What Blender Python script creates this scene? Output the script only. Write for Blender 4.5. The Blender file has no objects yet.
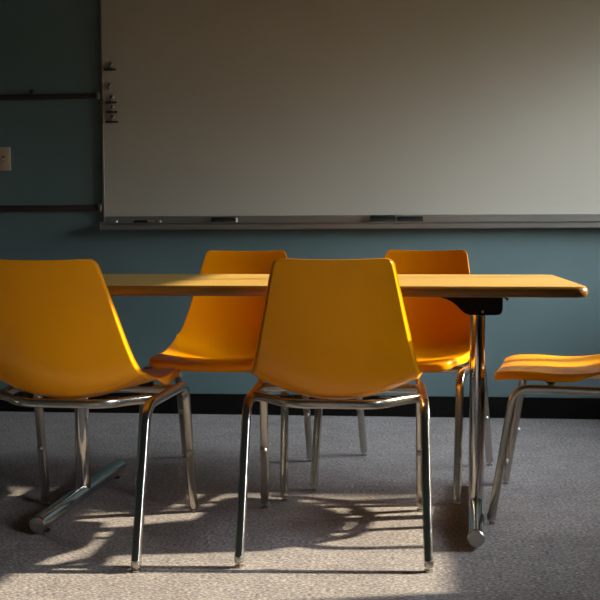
import bpy, bmesh, math, random
from mathutils import Vector, Matrix
random.seed(7)
scn = bpy.context.scene
COL = scn.collection
PI = math.pi

# ------------------------------------------------------------------ helpers
def link(o, parent=None):
    COL.objects.link(o)
    if parent is not None:
        o.parent = parent
    return o

def obj(name, bm, m, parent=None, smooth=True, autosmooth=None):
    me = bpy.data.meshes.new(name)
    bmesh.ops.recalc_face_normals(bm, faces=bm.faces)
    bm.to_mesh(me); bm.free()
    if m: me.materials.append(m)
    for p in me.polygons: p.use_smooth = smooth
    if smooth and autosmooth:
        me.set_sharp_from_angle(angle=math.radians(autosmooth))
    return link(bpy.data.objects.new(name, me), parent)

def tag(o, label=None, cat=None, group=None, kind=None):
    if label: o['label'] = label
    if cat: o['category'] = cat
    if group: o['group'] = group
    if kind: o['kind'] = kind
    return o

def thing(name, label, cat, loc=(0, 0, 0), rz=0, group=None):
    o = bpy.data.objects.new(name, None)
    o.empty_display_size = .05
    link(o); o.location = loc; o.rotation_euler = (0, 0, rz)
    return tag(o, label, cat, group)

def add_box(bm, lo, hi, bevel=0, seg=2):
    b = bmesh.new()
    bmesh.ops.create_cube(b, size=1)
    s = [hi[i] - lo[i] for i in range(3)]; c = [(hi[i] + lo[i]) / 2 for i in range(3)]
    bmesh.ops.transform(b, matrix=Matrix.Translation(c) @ Matrix.Diagonal((s[0], s[1], s[2], 1)), verts=b.verts)
    if bevel:
        bmesh.ops.bevel(b, geom=b.edges[:], offset=bevel, segments=seg, profile=.5, affect='EDGES')
    merge(bm, b)

def merge(bm, b):
    me = bpy.data.meshes.new('tmp'); b.to_mesh(me); b.free()
    bm.from_mesh(me); bpy.data.meshes.remove(me)

def boxobj(name, lo, hi, m, parent=None, bevel=0, seg=2):
    bm = bmesh.new(); add_box(bm, lo, hi, bevel, seg)
    return obj(name, bm, m, parent, smooth=bool(bevel), autosmooth=40 if bevel else None)

def sweep(bm, pts, r, n=16, r2=None, cap=True, up=None, sq=2.0):
    """tube through points; r lateral radius, r2 vertical radius, sq superellipse exponent"""
    pts = [Vector(p) for p in pts]
    r2 = r2 or r
    rings = []
    T = []
    for i in range(len(pts)):
        a = pts[max(i - 1, 0)]; b = pts[min(i + 1, len(pts) - 1)]
        T.append((b - a).normalized())
    u = Vector(up) if up else (Vector((0, 0, 1)) if abs(T[0].z) < .9 else Vector((1, 0, 0)))
    for i, p in enumerate(pts):
        t = T[i]
        u = (u - t * u.dot(t)).normalized()
        s = t.cross(u)
        ring = []
        for k in range(n):
            a = 2 * PI * k / n
            ca, sa = math.cos(a), math.sin(a)
            e = 2 / sq
            x = math.copysign(abs(ca) ** e, ca) * r; y = math.copysign(abs(sa) ** e, sa) * r2
            ring.append(bm.verts.new(p + s * x + u * y))
        rings.append(ring)
    for i in range(len(rings) - 1):
        for k in range(n):
            bm.faces.new((rings[i][k], rings[i][(k + 1) % n], rings[i + 1][(k + 1) % n], rings[i + 1][k]))
    if cap:
        bm.faces.new(rings[0][::-1]); bm.faces.new(rings[-1])

def lathe(bm, prof, center=(0, 0, 0), axis=(0, 0, 1), n=24):
    """prof: list of (r, h) along axis"""
    q = Vector((0, 0, 1)).rotation_difference(Vector(axis).normalized())
    c = Vector(center); rings = []
    for r, h in prof:
        if r < 1e-6:
            rings.append([bm.verts.new(c + q @ Vector((0, 0, h)))])
        else:
            rings.append([bm.verts.new(c + q @ Vector((r * math.cos(2 * PI * k / n), r * math.sin(2 * PI * k / n), h))) for k in range(n)])
    for i in range(len(rings) - 1):
        A, B = rings[i], rings[i + 1]
        for k in range(n):
            k2 = (k + 1) % n
            if len(A) == 1 and len(B) == 1: continue
            if len(A) == 1: bm.faces.new((A[0], B[k2], B[k]))
            elif len(B) == 1: bm.faces.new((A[k], A[k2], B[0]))
            else: bm.faces.new((A[k], A[k2], B[k2], B[k]))
    if len(rings[0]) > 1: bm.faces.new(rings[0][::-1])
    if len(rings[-1]) > 1: bm.faces.new(rings[-1])

def fillet(pts, r, n=8):
    pts = [Vector(p) for p in pts]; out = [pts[0]]
    for i in range(1, len(pts) - 1):
        p = pts[i]; a = (pts[i - 1] - p); b = (pts[i + 1] - p)
        la, lb = a.length, b.length; a.normalize(); b.normalize()
        rr = min(r, la * .95, lb * .95)
        A = p + a * rr; B = p + b * rr
        for k in range(n + 1):
            t = k / n
            out.append(A * (1 - t) ** 2 + p * 2 * t * (1 - t) + B * t * t)
    out.append(pts[-1]); return out

# ------------------------------------------------------------------ materials
def mat(name, base, rough=.5, metal=0, spec=.5, coat=0):
    m = bpy.data.materials.new(name); m.use_nodes = True
    b = m.node_tree.nodes['Principled BSDF']
    b.inputs['Base Color'].default_value = (*base, 1)
    b.inputs['Roughness'].default_value = rough
    b.inputs['Metallic'].default_value = metal
    b.inputs['Specular IOR Level'].default_value = spec
    b.inputs['Coat Weight'].default_value = coat
    return m

def N(m, t, **kw):
    n = m.node_tree.nodes.new(t)
    for k, v in kw.items():
        if k in n.inputs: n.inputs[k].default_value = v
        else: setattr(n, k, v)
    return n

def noise_var(m, base, amt=.12, scale=(1, 1, 1), nscale=6, bump=0, bscale=200, rough=None, detail=4):
    """multiply base colour by soft noise, optional bump, optional roughness noise"""
    nt = m.node_tree; L = nt.links; b = nt.nodes['Principled BSDF']
    tc = N(m, 'ShaderNodeTexCoord'); mp = N(m, 'ShaderNodeMapping'); mp.inputs['Scale'].default_value = scale
    L.new(tc.outputs['Object'], mp.inputs[0])
    nz = N(m, 'ShaderNodeTexNoise', Scale=nscale, Detail=detail)
    L.new(mp.outputs[0], nz.inputs['Vector'])
    cr = N(m, 'ShaderNodeValToRGB')
    cr.color_ramp.elements[0].position = .3; cr.color_ramp.elements[1].position = .7
    cr.color_ramp.elements[0].color = (*[c * (1 - amt) for c in base], 1)
    cr.color_ramp.elements[1].color = (*[min(1, c * (1 + amt)) for c in base], 1)
    L.new(nz.outputs['Fac'], cr.inputs[0]); L.new(cr.outputs[0], b.inputs['Base Color'])
    if rough:
        mr = N(m, 'ShaderNodeMapRange'); mr.inputs['To Min'].default_value = rough[0]; mr.inputs['To Max'].default_value = rough[1]
        L.new(nz.outputs['Fac'], mr.inputs[0]); L.new(mr.outputs[0], b.inputs['Roughness'])
    if bump:
        n2 = N(m, 'ShaderNodeTexNoise', Scale=bscale, Detail=3)
        L.new(tc.outputs['Object'], n2.inputs['Vector'])
        bp = N(m, 'ShaderNodeBump', Strength=bump, Distance=.002)
        L.new(n2.outputs['Fac'], bp.inputs['Height']); L.new(bp.outputs[0], b.inputs['Normal'])
    return m

M = {}
M['wall'] = noise_var(mat('teal_paint', (.10, .17, .185), .55), (.115, .175, .18), .05, nscale=3, bump=.25, bscale=160)
M['base'] = mat('black_vinyl', (.004, .004, .003), .6, spec=.12)
M['ceil'] = noise_var(mat('ceiling_tile', (.35, .34, .31), .9), (.06, .055, .05), .08, nscale=30)
M['shell'] = noise_var(mat('orange_plastic', (.85, .32, .003), .27, spec=.3), (.88, .31, .001), .03, nscale=5, bump=.06, bscale=500, rough=(.20, .29))
M['chrome'] = noise_var(mat('chrome', (.62, .60, .57), .10, 1), (.62, .60, .57), .04, nscale=12, rough=(.05, .13))
M['nickel'] = noise_var(mat('worn_chrome', (.55, .52, .48), .18, 1), (.56, .52, .46), .03, nscale=5, rough=(.20, .28))
M['rubber'] = mat('dark_rubber', (.010, .010, .009), .6, spec=.25)
M['bracket'] = mat('black_metal', (.004, .004, .004), .5, spec=.15)
M['board'] = noise_var(mat('board_surface', (.60, .57, .50), .45), (.45, .42, .355), .03, nscale=1.5)
M['alu'] = noise_var(mat('aluminium_frame', (.32, .30, .27), .4, .8), (.34, .32, .29), .06, scale=(1, 40, 40), nscale=4)
M['brownalu'] = mat('brown_frame', (.13, .10, .075), .45, .3)
M['felt'] = noise_var(mat('black_felt', (.02, .02, .02), .9), (.02, .02, .02), .3, nscale=200)
M['plastic_white'] = mat('white_plastic', (.7, .7, .68), .4)
M['rail'] = mat('dark_brown_wood', (.022, .012, .009), .5)
M['switch'] = mat('almond_plastic', (.50, .38, .25), .4)
M['clip'] = mat('steel_clip', (.22, .20, .18), .35, .9)
M['clipbar'] = mat('dark_clip_bar', (.035, .03, .026), .5, .3)
M['outer'] = noise_var(mat('render_wall', (.4, .38, .35), .9), (.4, .38, .35), .05)
M['steel'] = mat('steel', (.5, .48, .45), .3, 1)

# table laminate: honey woodgrain running along the table
def wood():
    m = mat('honey_laminate', (.5, .3, .1), .3, spec=.5)
    nt = m.node_tree; L = nt.links; b = nt.nodes['Principled BSDF']
    tc = N(m, 'ShaderNodeTexCoord'); mp = N(m, 'ShaderNodeMapping'); mp.inputs['Scale'].default_value = (1.2, 26, 26)
    L.new(tc.outputs['Object'], mp.inputs[0])
    nz = N(m, 'ShaderNodeTexNoise', Scale=3, Detail=6, Distortion=.6)
    L.new(mp.outputs[0], nz.inputs['Vector'])
    cr = N(m, 'ShaderNodeValToRGB')
    cr.color_ramp.elements[0].position = .3; cr.color_ramp.elements[0].color = (.50, .28, .06, 1)
    cr.color_ramp.elements[1].position = .75; cr.color_ramp.elements[1].color = (.63, .38, .08, 1)
    L.new(nz.outputs['Fac'], cr.inputs[0]); L.new(cr.outputs[0], b.inputs['Base Color'])
    mr = N(m, 'ShaderNodeMapRange'); mr.inputs['To Min'].default_value = .30; mr.inputs['To Max'].default_value = .42
    L.new(nz.outputs['Fac'], mr.inputs[0]); L.new(mr.outputs[0], b.inputs['Roughness'])
    return m
M['wood'] = wood()
M['edge'] = noise_var(mat('table_edge', (.20, .085, .012), .3), (.20, .085, .012), .2, scale=(1, 20, 20), nscale=4)

def carpet():
    m = mat('carpet', (.3, .28, .26), .95, spec=.1)
    nt = m.node_tree; L = nt.links; b = nt.nodes['Principled BSDF']
    tc = N(m, 'ShaderNodeTexCoord'); mp = N(m, 'ShaderNodeMapping'); mp.inputs['Scale'].default_value = (.45, 1, 1)
    L.new(tc.outputs['Object'], mp.inputs[0])
    n1 = N(m, 'ShaderNodeTexNoise', Scale=210, Detail=3, Roughness=.7); L.new(mp.outputs[0], n1.inputs['Vector'])
    n2 = N(m, 'ShaderNodeTexNoise', Scale=38, Detail=4, Roughness=.65); L.new(mp.outputs[0], n2.inputs['Vector'])
    n3 = N(m, 'ShaderNodeTexNoise', Scale=7, Detail=3); L.new(tc.outputs['Object'], n3.inputs['Vector'])
    c1 = N(m, 'ShaderNodeValToRGB'); e = c1.color_ramp.elements
    e[0].position = .34; e[0].color = (.10, .088, .085, 1)
    e[1].position = .66; e[1].color = (.56, .51, .48, 1)
    k = e.new(.5); k.color = (.285, .262, .26, 1)
    L.new(n1.outputs['Fac'], c1.inputs[0])
    c2 = N(m, 'ShaderNodeValToRGB'); e = c2.color_ramp.elements
    e[0].position = .3; e[0].color = (.66, .64, .66, 1)
    e[1].position = .7; e[1].color = (1, .97, .92, 1)
    L.new(n2.outputs['Fac'], c2.inputs[0])
    mx = N(m, 'ShaderNodeMix', data_type='RGBA', blend_type='MULTIPLY'); mx.inputs[0].default_value = .85
    L.new(c1.outputs[0], mx.inputs[6]); L.new(c2.outputs[0], mx.inputs[7])
    c3 = N(m, 'ShaderNodeValToRGB'); e = c3.color_ramp.elements
    e[0].position = .35; e[0].color = (.88, .87, .87, 1); e[1].position = .65; e[1].color = (1, 1, 1, 1)
    L.new(n3.outputs['Fac'], c3.inputs[0])
    m2 = N(m, 'ShaderNodeMix', data_type='RGBA', blend_type='MULTIPLY'); m2.inputs[0].default_value = 1
    L.new(mx.outputs[2], m2.inputs[6]); L.new(c3.outputs[0], m2.inputs[7])
    L.new(m2.outputs[2], b.inputs['Base Color'])
    bp = N(m, 'ShaderNodeBump', Strength=.55, Distance=.004)
    L.new(n1.outputs['Fac'], bp.inputs['Height']); L.new(bp.outputs[0], b.inputs['Normal'])
    return m
M['carpet'] = carpet()

def glass():
    m = bpy.data.materials.new('window_glass'); m.use_nodes = True
    nt = m.node_tree; nt.nodes.remove(nt.nodes['Principled BSDF']); out = nt.nodes['Material Output']
    tr = N(m, 'ShaderNodeBsdfTransparent'); tr.inputs[0].default_value = (.95, .97, .96, 1)
    gl = N(m, 'ShaderNodeBsdfGlossy', Roughness=.02)
    fr = N(m, 'ShaderNodeFresnel', IOR=1.35); mx = N(m, 'ShaderNodeMixShader')
    L = nt.links
    L.new(fr.outputs[0], mx.inputs[0]); L.new(tr.outputs[0], mx.inputs[1]); L.new(gl.outputs[0], mx.inputs[2])
    L.new(mx.outputs[0], out.inputs[0])
    return m
M['glass'] = glass()

# ------------------------------------------------------------------ room shell
XL, XR, YB, YF, ZC = -4.2, 2.1, 4.744, -2.6, 2.75
WIN = [(2.80, 4.62), (-.75, .95)]          # right wall openings (y ranges); second is an unseen window added as front fill
WZ0, WZ1 = .91, 2.12
t = .18
def st(name, lo, hi, m, bevel=0):
    return tag(boxobj(name, lo, hi, m, None, bevel), kind='structure')
st('floor', (XL - t, YF - t, -.1), (XR + t, YB + t, 0), M['carpet'])
st('ceiling', (XL - t, YF - t, ZC), (XR + t, YB + t, ZC + .1), M['ceil'])
st('wall_back', (XL - t, YB, 0), (XR + t, YB + t, ZC), M['wall'])
st('wall_front', (XL - t, YF - t, 0), (XR + t, YF, ZC), M['wall'])
st('wall_left', (XL - t, YF, 0), (XL, YB, ZC), M['wall'])
bm = bmesh.new()
ys = [YF] + [v for w in sorted(WIN) for v in w] + [YB]
add_box(bm, (XR, YF, 0), (XR + t, YB, WZ0)); add_box(bm, (XR, YF, WZ1), (XR + t, YB, ZC))
for a, b in zip(ys[::2], ys[1::2]):
    add_box(bm, (XR, a, WZ0), (XR + t, b, WZ1))
tag(obj('wall_right', bm, M['wall'], smooth=False), kind='structure')
for i, (a, b) in enumerate(WIN):
    w = bmesh.new(); f = .045
    for lo, hi in (((a, WZ0), (b, WZ0 + f)), ((a, WZ1 - f), (b, WZ1)), ((a, WZ0), (a + f, WZ1)), ((b - f, WZ0), (b, WZ1)),
                   (((a + b) / 2 - .018, WZ0), ((a + b) / 2 + .018, WZ1))):
        add_box(w, (XR + .06, lo[0], lo[1]), (XR + .12, hi[0], hi[1]), .004, 1)
    wo = tag(obj('window_%d' % (i + 1), w, M['alu'], smooth=False), kind='structure')
    boxobj('pane', (XR + .085, a + f, WZ0 + f), (XR + .091, b - f, WZ1 - f), M['glass'], wo)
bb = .1
for nm, lo, hi in (('back', (XL, YB - .008, 0), (XR, YB, bb)), ('left', (XL, YF, 0), (XL + .008, YB - .008, bb)),
                   ('right', (XR - .008, YF, 0), (XR, YB - .008, bb)), ('front', (XL + .008, YF, 0), (XR - .008, YF + .008, bb))):
    st('baseboard_' + nm, lo, hi, M['base'])

# unseen wall added outside the windows to keep sun off the far floor
st('wall_sun_blocker', (XR + t + .05, 4.75, -.1), (XR + t + 4.5, 5.1, 3.2), M['outer'])

# ------------------------------------------------------------------ whiteboard
BX0, BX1, BZ0, BZ1 = -1.398, 1.95, .931, 2.16
Wb = thing('whiteboard', 'large whiteboard with slim metal frame mounted on the teal wall', 'whiteboard', (BX0, YB, BZ0))
def wl(p): return (p[0] - BX0, p[1] - YB, p[2] - BZ0)
def wbox(name, lo, hi, m, bevel=.0015):
    return boxobj(name, wl(lo), wl(hi), m, Wb, bevel, 1)
wbox('writing_surface', (BX0 + .012, YB - .014, BZ0 + .033), (BX1 - .012, YB, BZ1 - .012), M['board'], 0)
fr = bmesh.new()
for lo, hi in (((BX0, YB - .020, BZ0), (BX0 + .014, YB, BZ1)), ((BX1 - .014, YB - .020, BZ0), (BX1, YB, BZ1)),
               ((BX0 + .014, YB - .020, BZ1 - .014), (BX1 - .014, YB, BZ1))):
    add_box(fr, wl(lo), wl(hi), .002, 1)
obj('frame', fr, M['brownalu'], Wb, smooth=False)
wbox('bottom_frame', (BX0 + .014, YB - .020, BZ0), (BX1 - .014, YB, BZ0 + .034), M['alu'])
tr = bmesh.new()   # tray: extruded profile with a groove in the front lip
prof = [(0, .899), (.058, .899), (.064, .902), (.064, .9215), (.058, .9235), (.050, .9235), (.050, .928), (.058, .930), (.058, .934), (.020, .934), (0, .934)]
ends = []
for x in (BX0 + .002, BX1 - .002):
    ends.append([tr.verts.new(wl((x, YB - d, z))) for d, z in prof])
n = len(prof)
for k in range(n):
    tr.faces.new((ends[0][k], ends[0][(k + 1) % n], ends[1][(k + 1) % n], ends[1][k]))
tr.faces.new(ends[0]); tr.faces.new(ends[1][::-1])
obj('tray', tr, M['alu'], Wb, smooth=False)
wbox('tray_end_cap', (BX0 - .001, YB - .066, .897), (BX0 + .006, YB, .937), M['brownalu'])

b = bmesh.new()
sweep(b, [wl((-1.336 + .010 * math.cos(a), YB - .0142, 1.741 + .012 * math.sin(a))) for a in [math.radians(150 + 130 * k / 8) for k in range(9)]], .0014, 6, r2=.0006)
tag(obj('scuff_mark', b, M['brownalu'], Wb), 'small curved brown scuff near the top left')

def eraser(x0, x1, zt, label, white_end=False):
    o = thing('board_eraser', label, 'eraser', ((x0 + x1) / 2, YB - .042, .9342))
    h = (x1 - x0) / 2
    boxobj('felt_pad', (-h, -.014, 0), (h, .014, (zt - .9342) * .45), M['felt'], o, .002)
    boxobj('handle', (-h * .985, -.013, (zt - .9342) * .45), (h * .985, .013, zt - .9342), M['rubber'], o, .004, 3)
    if white_end:
        tag(boxobj('end_cap', (h, -.012, 0), (h + .006, .012, (zt - .9342) * .9), M['plastic_white'], o, .001), 'pale end cap')
    return o
eraser(-.858, -.738, .9575, 'black board eraser with pale end alone on the left half of the tray', True)
eraser(-.1, .021, .963, 'taller black board eraser, left of the touching pair on the tray')
eraser(.025, .149, .957, 'lower black board eraser, right of the touching pair on the tray')
def marker(x, ln, label, m, cap, r=.0055):
    o = thing('dry_erase_marker', label, 'marker', (x, YB - .042, .9342))
    b = bmesh.new(); sweep(b, [(0, 0, r), (ln * .68, 0, r)], r, 12); obj('barrel', b, m, o, autosmooth=50)
    b = bmesh.new(); lathe(b, [(r * 1.12, 0), (r * 1.12, ln * .28), (r * .7, ln * .32), (0, ln * .32)], (ln * .68, 0, r * 1.12), (1, 0, 0), 12)
    obj('cap', b, cap, o, autosmooth=50)
marker(-1.235, .10, 'thin dark marker lying near the left end of the tray', M['rubber'], M['steel'])
def magnet(x, label):
    o = thing('round_magnet', label, 'magnet', (x, YB - .046, .9342))
    b = bmesh.new(); lathe(b, [(.008, 0), (.010, .004), (.008, .010), (.004, .014), (0, .015)], n=16)
    obj('magnet_body', b, M['steel'], o, autosmooth=50)
magnet(-1.322, 'small shiny round magnet at the far left end of the tray')
magnet(-1.108, 'small shiny round magnet on the tray just right of the thin marker')

# clips on the left edge of the board
def make_clip(x, z, w, label, bar=True):
    o = thing('magnetic_clip', label, 'clip', (x, YB - .014, z), group='clips down the left edge of the whiteboard')
    b = bmesh.new(); lathe(b, [(.014, 0), (.016, .003), (.014, .009), (.009, .012), (0, .012)], (0, 0, .022), (0, -1, 0), 20)
    obj('magnet_disc', b, M['clip'], o, autosmooth=50)
    b = bmesh.new()
    sweep(b, [(.010 * math.cos(a), -.016, .024 + .012 * math.sin(a)) for a in [PI * 2 * k / 16 for k in range(17)]], .0026, 8, cap=False)
    obj('ring', b, M['steel'], o)
    b = bmesh.new(); add_box(b, (-.004, -.014, 0), (.004, -.004, .022), .001, 1); obj('neck', b, M['clip'], o, smooth=False)
    if bar:
        boxobj('jaw_bar', (-w / 2, -.018, -.005), (w / 2, -.001, .004), M['clipbar'], o, .0015)
make_clip(-1.345, 1.668, .056, 'magnetic clip apart from the others, topmost on the left board edge')
make_clip(-1.352, 1.570, .02, 'clip with a wide ring and no long bar, second from top on board edge', bar=False)
make_clip(-1.343, 1.512, .054, 'magnetic clip with long bar directly under the barless ring clip')
make_clip(-1.341, 1.466, .054, 'magnetic clip with long bar, second from bottom on board edge')
make_clip(-1.340, 1.419, .058, 'lowest magnetic clip on the left board edge, widest bar')

# rails on the wall left of the board
def rail(z0, z1, label, x1=-1.405):
    o = thing('wall_rail', label, 'rail', (XL, YB, z0))
    L_ = x1 - XL; h = z1 - z0
    b = bmesh.new(); add_box(b, (.01, -.020, 0), (L_, 0, h), .004, 2); obj('strip', b, M['rail'], o, autosmooth=40)
    b = bmesh.new(); add_box(b, (L_ - .012, -.026, -.004), (L_ + .004, -.0, h + .004), .002, 1)
    obj('end_bracket', b, M['brownalu'], o, smooth=False)
    return o
r1 = rail(1.533, 1.558, 'upper dark rail running left from the whiteboard on the teal wall')
b = bmesh.new(); lathe(b, [(.007, 0), (.007, .008), (.011, .013), (.011, .02), (.006, .024), (0, .025)], (-1.74 - XL, -.010, .025), (0, 0, 1), 14)
obj('hook_knob', b, M['rail'], r1, autosmooth=50)
rail(.993, 1.021, 'lower dark rail running left from the whiteboard bottom corner')

sw = thing('light_switch', 'almond toggle light switch plate on teal wall left of the board', 'light switch', (-1.891, YB, 1.249))
boxobj('wall_plate', (-.036, -.006, -.057), (.036, 0, .057), M['switch'], sw, .003)
boxobj('toggle_slot', (-.006, -.0068, -.013), (.006, -.0055, .013), M['rubber'], sw)
b = bmesh.new(); add_box(b, (-.0045, -.020, -.009), (.0045, -.006, .004), .0015, 2)
obj('toggle', b, M['switch'], sw, autosmooth=40)
for s in (-1, 1):
    b = bmesh.new(); lathe(b, [(.0035, 0), (.003, .0012), (0, .0015)], (0, -.006, s * .030), (0, -1, 0), 12); obj('screw', b, M['steel'], sw)

# ------------------------------------------------------------------ table
TA = -.0395
TB = thing('folding_table', 'long table with yellow honey woodgrain top on chrome pedestal legs', 'table', (.5397, 3.073, 0), TA)
TL, TW, TZ0, TZ1 = 1.82, .797, .7055, .735
def rounded_rect(x0, x1, y0, y1, r, n=8):
    P = []
    for cx, cy, a0 in ((x1 - r, y1 - r, 0), (x0 + r, y1 - r, 90), (x0 + r, y0 + r, 180), (x1 - r, y0 + r, 270)):
        for k in range(n + 1):
            a = math.radians(a0 + 90 * k / n); P.append((cx + r * math.cos(a), cy + r * math.sin(a)))
    return P
def slab(rings):
    """rings: list of (inset, z)"""
    bm = bmesh.new(); R = []
    for ins, z in rings:
        R.append([bm.verts.new((x, y, z)) for x, y in rounded_rect(-TL + ins, -ins, -TW / 2 + ins, TW / 2 - ins, .035 - ins * .6)])
    n = len(R[0])
    for i in range(len(R) - 1):
        for k in range(n):
            bm.faces.new((R[i][k], R[i][(k + 1) % n], R[i + 1][(k + 1) % n], R[i + 1][k]))
    return bm, R
bm, R = slab([(.006, TZ1 - .004), (.006, TZ1)]); bm.faces.new(R[-1]); bm.faces.new(R[0][::-1])
obj('table_top', bm, M['wood'], TB, smooth=False)
h = TZ1 - TZ0
rg = [(.010, TZ0)] + [(.010 - .010 * math.sin(PI * k / 14), TZ0 + h * .5 - h * .5 * math.cos(PI * k / 14)) for k in range(1, 14)] + [(.0060, TZ1 - .0003)]
bm, R = slab(rg); bm.faces.new(R[0][::-1]); bm.faces.new(R[-1])
obj('edge_band', bm, M['edge'], TB, autosmooth=60)

def table_leg(cx, a, fl, sgn):
    """sgn=+1: short wing of the bracket towards +x"""
    L_ = bpy.data.objects.new('pedestal_leg', None); L_.empty_display_size = .05
    link(L_, TB); L_.location = (-cx, 0, 0); L_.rotation_euler = (0, 0, a)
    b = bmesh.new(); lathe(b, [(.0235, .045), (.0235, .645)], n=32)
    lathe(b, [(.028, .626), (.028, .633)], n=32)
    obj('column', b, M['chrome'], L_, autosmooth=40)
    b = bmesh.new()
    pts = [(0, -fl / 2, .034), (0, -fl / 2 + .004, .034), (0, 0, .036), (0, fl / 2 - .004, .034), (0, fl / 2, .034)]
    sweep(b, pts, .024, 28, r2=.026)
    obj('foot_tube', b, M['chrome'], L_, autosmooth=40)
    for s in (-1, 1):
        b = bmesh.new(); lathe(b, [(.0240, 0), (.0242, .003), (.022, .006), (.006, .0072), (0, .0072)], (0, s * fl / 2, .034), (0, s, 0), 28)
        obj('end_cap', b, M['nickel'], L_, autosmooth=40)
        b = bmesh.new(); lathe(b, [(.014, 0), (.016, .002), (.016, .006), (.008, .009), (.008, .014)], (0, s * (fl / 2 - .05), 0), n=16)
        obj('glide', b, M['rubber'], L_, autosmooth=40)
    # black bracket under the top
    prof = [(.074, TZ0), (.074, .650), (.071, .640), (.066, .634), (.056, .632), (-.024, .632), (-.038, .637), (-.050, .647), (-.062, .660), (-.076, .671), (-.092, .679), (-.110, .684), (-.125, .690), (-.135, TZ0)]
    b = bmesh.new(); E = []
    for y in (-.075, .075):
        E.append([b.verts.new((sgn * x, y, z)) for x, z in prof])
    n = len(prof)
    for k in range(n): b.faces.new((E[0][k], E[0][(k + 1) % n], E[1][(k + 1) % n], E[1][k]))
    b.faces.new(E[0]); b.faces.new(E[1][::-1])
    obj('bracket', b, M['bracket'], L_, smooth=False)
    b = bmesh.new(); sweep(b, [(sgn * .070, -.05, .688), (sgn * .082, -.05, .685), (sgn * .090, -.05, .676)], .0035, 8)
    obj('latch', b, M['bracket'], L_)
    b = bmesh.new(); lathe(b, [(.004, 0), (.003, .002), (0, .0025)], (sgn * .015, -.075, .642), (0, -1, 0), 10)
    obj('rivet', b, M['steel'], L_)
table_leg(.2743, -.0441, .70, 1)
table_leg(1.5464, -.0128, .745, -1)

# ------------------------------------------------------------------ chairs
def cr_spline(pts, n):
    """Catmull-Rom through pts, n samples, roughly uniform"""
    P = [Vector(p) for p in pts]; P = [P[0] * 2 - P[1]] + P + [P[-1] * 2 - P[-2]]
    fine = []
    for i in range(1, len(P) - 2):
        for k in range(24):
            t = k / 24
            a, b_, c, d = P[i - 1], P[i], P[i + 1], P[i + 2]
            fine.append(.5 * ((2 * b_) + (c - a) * t + (2 * a - 5 * b_ + 4 * c - d) * t * t + (3 * b_ - a - 3 * c + d) * t ** 3))
    fine.append(P[-2])
    acc = [0]
    for i in range(1, len(fine)): acc.append(acc[-1] + (fine[i] - fine[i - 1]).length)
    return fine, acc

def lerp_table(tab, x):
    if x <= tab[0][0]: return tab[0][1]
    for (a, va), (b_, vb) in zip(tab, tab[1:]):
        if x <= b_:
            t = (x - a) / (b_ - a); t = t * t * (3 - 2 * t) if len(tab) > 2 else t
            return va + (vb - va) * t
    return tab[-1][1]

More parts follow.
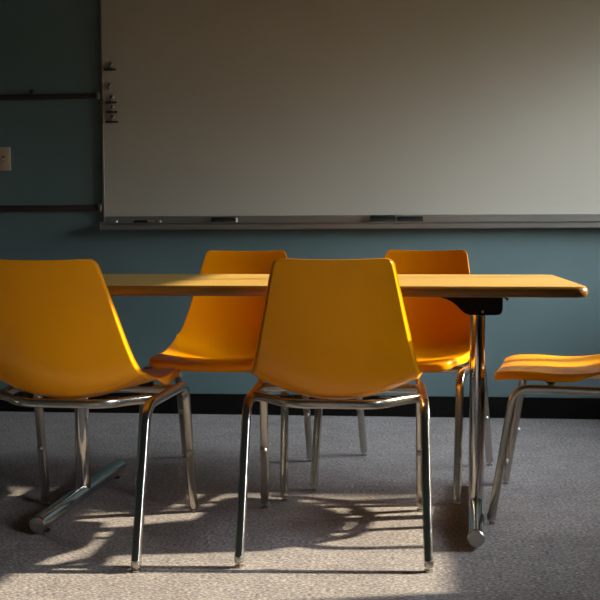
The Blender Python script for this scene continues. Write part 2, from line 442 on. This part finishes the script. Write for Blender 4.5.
# side profile (y forward, z up) from the front lip to the top of the back
PROFILE = [(.280, .450), (.245, .455), (.17, .452), (.09, .441), (.0, .430), (-.08, .424), (-.14, .430), (-.188, .455), (-.216, .500),
           (-.234, .56), (-.249, .63), (-.268, .71), (-.299, .810)]
def shell_mesh():
    fine, acc = cr_spline([(0, y, z) for y, z in PROFILE], 0)
    Lt = acc[-1]
    def C(b):
        b = min(max(b, 0), Lt); i = 0
        lo, hi = 0, len(acc) - 1
        while hi - lo > 1:
            mid = (lo + hi) // 2
            if acc[mid] <= b: lo = mid
            else: hi = mid
        t = (b - acc[lo]) / max(acc[hi] - acc[lo], 1e-9)
        return fine[lo].lerp(fine[hi], t)
    def frame(b):
        e = .012
        T = (C(b + e) - C(b - e)).normalized()        # towards the top of the back
        Nn = T.cross(Vector((1, 0, 0)))               # sitter side
        return C(b), T, Nn
    # fraction u=b/Lt ; half widths and dish
    def W0(b):
        u = b / Lt
        return lerp_table([(0, .208), (.18, .216), (.42, .228), (.56, .232)], u) if u < .56 else .232 - (u - .56) / .44 * (.232 - .152)
    def dish(b):
        u = b / Lt
        tab = [(0, .006), (.12, .012), (.22, .018), (.32, .034), (.43, .064), (.54, .072), (.66, .048), (.8, .028), (1, .014)]
        def lin(u):
            u = min(max(u, 0), 1)
            for (a, va), (c, vc) in zip(tab, tab[1:]):
                if u <= c: return va + (vc - va) * (u - a) / (c - a)
            return tab[-1][1]
        return sum(lin(u + .015 * j) * (6 - abs(j)) for j in range(-5, 6)) / 36
    rt, rf = .018, .045
    def W(b):
        w = W0(b)
        if b > Lt - rt:
            d = b - (Lt - rt); return w - rt + math.sqrt(max(rt * rt - d * d, 0))
        if b < rf:
            d = rf - b; return w - rf + math.sqrt(max(rf * rf - d * d, 0))
        return w
    bs = []
    for k in range(9): bs.append(rf * (1 - math.cos(PI / 2 * k / 8)))
    m = 46
    for k in range(1, m): bs.append(rf + (Lt - rt - rf) * k / m)
    for k in range(7): bs.append(Lt - rt + rt * math.sin(PI / 2 * k / 6))
    NU = 30
    def S(a, b):
        c, T, Nn = frame(b)
        d = dish(b) * abs(a / W0(b)) ** 2.0
        return c + Vector((a, 0, 0)) + Nn * d
    bm = bmesh.new(); G = []
    for b in bs:
        w = W(b)
        G.append([bm.verts.new(S(w * math.sin(PI / 2 * (2 * k / NU - 1)) * .35 + w * (2 * k / NU - 1) * .65, b)) for k in range(NU + 1)])
    for i in range(len(G) - 1):
        for k in range(NU):
            bm.faces.new((G[i][k], G[i][k + 1], G[i + 1][k + 1], G[i + 1][k]))
    # boundary loop, with outward in-surface direction and normal
    idx = [(0, k) for k in range(NU + 1)] + [(i, NU) for i in range(1, len(G))] + [(len(G) - 1, k) for k in range(NU - 1, -1, -1)] + [(i, 0) for i in range(len(G) - 2, 0, -1)]
    loop = [G[i][k] for i, k in idx]
    nl = len(loop)
    def cen(i, k):
        ii = min(max(i, 1), len(G) - 2); kk = min(max(k, 1), NU - 1)
        return ii, kk
    info = []
    for q, (i, k) in enumerate(idx):
        p = loop[q].co; tl = (loop[(q + 1) % nl].co - loop[q - 1].co).normalized()
        ii, kk = cen(i, k)
        _, T, Nn = frame(bs[i])
        du = (G[ii][kk + 1].co - G[ii][kk - 1].co).normalized()
        dv = (G[min(ii + 1, len(G) - 1)][kk].co - G[max(ii - 1, 0)][kk].co).normalized()
        n_ = du.cross(dv)
        if n_.dot(Nn) < 0: n_ = -n_
        n_ = (n_ - tl * n_.dot(tl)).normalized()
        o = tl.cross(n_)
        if o.dot(p - G[ii][NU // 2].co.lerp(G[len(G) // 2][NU // 2].co, .5)) < 0: o = -o
        info.append((p.copy(), o, n_, bs[i] / Lt))
    # smooth directions
    for _ in range(3):
        ni = []
        for q in range(nl):
            o = (info[q - 1][1] + info[q][1] * 2 + info[(q + 1) % nl][1]).normalized()
            n_ = (info[q - 1][2] + info[q][2] * 2 + info[(q + 1) % nl][2]).normalized()
            ni.append((info[q][0], o, n_, info[q][3]))
        info = ni
    prev = loop
    steps = [('a', PI / 2 * (j + 1) / 5) for j in range(5)] + [('s', .5), ('s', 1.0)]
    for kind, v in steps:
        ring = []
        for (p, o, n_, u) in info:
            # roll radius and skirt: generous around the seat, slim on the back
            k = 1 - min(max((u - .24) / .14, 0), 1)
            k = k * k * (3 - 2 * k)
            r = .003 + .007 * k; sk = .001 + .015 * k
            if kind == 'a': c = p + o * (r * math.sin(v)) - n_ * (r * (1 - math.cos(v)))
            else: c = p + o * r - n_ * (r + sk * v)
            ring.append(bm.verts.new(c))
        for q in range(nl):
            bm.faces.new((prev[q], prev[(q + 1) % nl], ring[(q + 1) % nl], ring[q]))
        prev = ring
    bmesh.ops.recalc_face_normals(bm, faces=bm.faces)
    # orientation: make sure seat faces point up
    up = sum(f.normal.z * f.calc_area() for f in bm.faces)
    if up < 0: bmesh.ops.reverse_faces(bm, faces=bm.faces)
    return bm

RT = .0125   # tube radius
def make_chair(label):
    root = thing('shell_chair', label, 'chair')
    bm = shell_mesh()
    me = bpy.data.meshes.new('seat_shell'); bm.to_mesh(me); bm.free()
    me.materials.append(M['shell'])
    for p in me.polygons: p.use_smooth = True
    so = link(bpy.data.objects.new('seat_shell', me), root)
    md = so.modifiers.new('thickness', 'SOLIDIFY'); md.thickness = .0045; md.offset = -1; md.use_even_offset = False
    zr, xr = .416, .242
    for sx in (-1, 1):
        for sy in (-1, 1):
            yc = .222 if sy > 0 else .155
            pts = [(sx * .2485, sy * .285, .018), (sx * .2472, sy * (.285 + (yc - .285) * .10), .06), (sx * xr, sy * yc, zr), (sx * xr, sy * (yc - .09), zr)]
            b = bmesh.new(); sweep(b, fillet(pts, .052, 12), RT, 28, up=(1, 0, 0), sq=3.8)
            leg = obj('leg', b, M['nickel'], root, autosmooth=50)
            b = bmesh.new(); c = (sx * .2487, sy * .2855, 0)
            lathe(b, [(.0095, .0), (.0115, .0015), (.0115, .005), (.005, .007), (.005, .013), (.0128, .014), (.0132, .03), (.0125, .032)], c, n=18)
            g = obj('foot_glide', b, M['nickel'], leg, autosmooth=40)
            # stacking bumper on the inner face, half way up
            zz = .195; f = (zz - .018) / (zr - .018)
            py = sy * (.285 + (yc - .285) * f); px = sx * (.2485 + (xr - .2485) * f)
            b = bmesh.new(); lathe(b, [(.0105, 0), (.0105, .004), (.008, .008), (.004, .010), (0, .0105)], (px, py - sy * (RT - .002), zz), (0, -sy, 0), 16)
            obj('bumper', b, M['steel'], leg, autosmooth=50)
            zz = .372; py = sy * (.285 + (yc - .285) * ((zz - .018) / (zr - .018)))
            b = bmesh.new(); lathe(b, [(.005, 0), (.0045, .002), (0, .0035)], (sx * (xr + .001), py - sy * (RT - .002), zz), (0, -sy, 0), 12)
            obj('screw', b, M['steel'], leg, autosmooth=50)
        b = bmesh.new(); sweep(b, [(sx * xr, -.067, zr), (sx * xr, .134, zr)], RT, 28, up=(1, 0, 0), sq=3.8)
        obj('side_rail', b, M['nickel'], root, autosmooth=50)
    # rear crossbar bows back, front crossbar straight
    pts = [(-xr, -.045, zr + .001), (-.19, -.085, zr + .001), (-.12, -.165, zr), (.12, -.165, zr), (.19, -.085, zr + .001), (xr, -.045, zr + .001)]
    b = bmesh.new(); sweep(b, fillet(pts, .05, 8), .009, 24, r2=.0125, sq=3.2); obj('rear_crossbar', b, M['nickel'], root, autosmooth=50)
    b = bmesh.new(); sweep(b, [(-xr, .120, zr), (xr, .120, zr)], .009, 24, r2=.0125, sq=3.2); obj('front_crossbar', b, M['nickel'], root, autosmooth=50)
    for sx in (-1, 1):
        b = bmesh.new(); add_box(b, (sx * .150 - .020, .105, zr + .008), (sx * .150 + .020, .135, .442), .003, 1)
        obj('seat_mount', b, M['rubber'], root, autosmooth=40)
        b = bmesh.new(); add_box(b, (sx * .135 - .018, -.140, zr + .006), (sx * .135 + .018, -.112, .431), .003, 1)
        obj('seat_mount', b, M['rubber'], root, autosmooth=40)
    return root

CHAIRS = [
    (-.1516, 2.8292, .008, 'orange shell chair in front centre, back to the viewer, four chrome legs in full view'),
    (-.889, 2.788, -.068, 'orange shell chair at left, cut by the left picture edge, back to the viewer'),
    (-.5763, 3.4985, 3.0709, 'orange shell chair behind the table between the two near chairs, facing the viewer'),
    (.055, 3.5437, 2.8625, 'orange shell chair behind the table beside its right pedestal, facing the viewer'),
    (.632, 3.1746, 1.3735, 'orange shell chair at right end of table, side on, cut by the picture edge'),
]
proto = make_chair(CHAIRS[0][3])
kids = [(o, list(o.children)) for o in proto.children]
for i, (x, y, a, lab) in enumerate(CHAIRS):
    if i == 0: r = proto
    else:
        r = proto.copy(); COL.objects.link(r)
        for ch, subs in kids:
            c = ch.copy(); COL.objects.link(c); c.parent = r
            for s in subs:
                d = s.copy(); COL.objects.link(d); d.parent = c
    r.location = (x, y, 0); r.rotation_euler = (0, 0, a)
    tag(r, lab, 'chair', 'orange shell chairs around the table')

# ------------------------------------------------------------------ daylight
world = bpy.data.worlds.new('sky'); scn.world = world; world.use_nodes = True
nt = world.node_tree; bg = nt.nodes['Background']
tc = nt.nodes.new('ShaderNodeTexCoord'); sp = nt.nodes.new('ShaderNodeSeparateXYZ'); rp = nt.nodes.new('ShaderNodeValToRGB')
nt.links.new(tc.outputs['Generated'], sp.inputs[0])
mr = nt.nodes.new('ShaderNodeMapRange'); mr.inputs['From Min'].default_value = -1; mr.inputs['From Max'].default_value = 1
nt.links.new(sp.outputs['Z'], mr.inputs[0]); nt.links.new(mr.outputs[0], rp.inputs[0])
e = rp.color_ramp.elements
e[0].position = 0; e[0].color = (.05, .045, .035, 1)
e[1].position = 1; e[1].color = (.45, .62, .9, 1)
k = e.new(.485); k.color = (.07, .065, .05, 1)
k = e.new(.515); k.color = (.16, .16, .14, 1)
k = e.new(.57); k.color = (.34, .345, .35, 1)
k = e.new(.66); k.color = (.88, .95, 1.05, 1)
k = e.new(.8); k.color = (.90, .99, 1.12, 1)
nt.links.new(rp.outputs[0], bg.inputs[0]); bg.inputs[1].default_value = 32.0

sd = bpy.data.lights.new('sun', 'SUN'); sd.energy = 17; sd.angle = math.radians(.9); sd.color = (1, .86, .66)
so = link(bpy.data.objects.new('sun', sd))
el = math.radians(24.8); az = math.atan2(-.215, -.977)
d = Vector((math.cos(az) * math.cos(el), math.sin(az) * math.cos(el), -math.sin(el)))
so.rotation_euler = d.to_track_quat('-Z', 'Y').to_euler(); so.location = (5, 3, 3)
for (a, b_) in WIN:
    ld = bpy.data.lights.new('window_portal', 'AREA'); ld.shape = 'RECTANGLE'; ld.size = b_ - a; ld.size_y = WZ1 - WZ0
    ld.cycles.is_portal = True
    lo = link(bpy.data.objects.new('window_portal', ld)); lo.location = (XR + .15, (a + b_) / 2, (WZ0 + WZ1) / 2)
    lo.rotation_euler = Vector((-1, 0, 0)).to_track_quat('-Z', 'Z').to_euler()

# ------------------------------------------------------------------ camera
cd = bpy.data.cameras.new('camera'); cd.sensor_width = 36; cd.lens = 991.95 / 600 * 36; cd.clip_start = .02
cam = link(bpy.data.objects.new('camera', cd)); cam.location = (0, 0, .878)
pt, yw, rl = .0667, .0917, -.0036
fwd = Vector((-math.sin(yw) * math.cos(pt), math.cos(yw) * math.cos(pt), -math.sin(pt)))
right = Vector((math.cos(yw), math.sin(yw), 0)); up = right.cross(fwd)
rr = right * math.cos(rl) + up * math.sin(rl); uu = -right * math.sin(rl) + up * math.cos(rl)
cam.rotation_euler = Matrix((rr, uu, -fwd)).transposed().to_euler()
scn.camera = cam
vs = scn.view_settings
vs.view_transform = 'Standard'; vs.look = 'None'; vs.gamma = 1; vs.use_curve_mapping = False; vs.exposure = 0
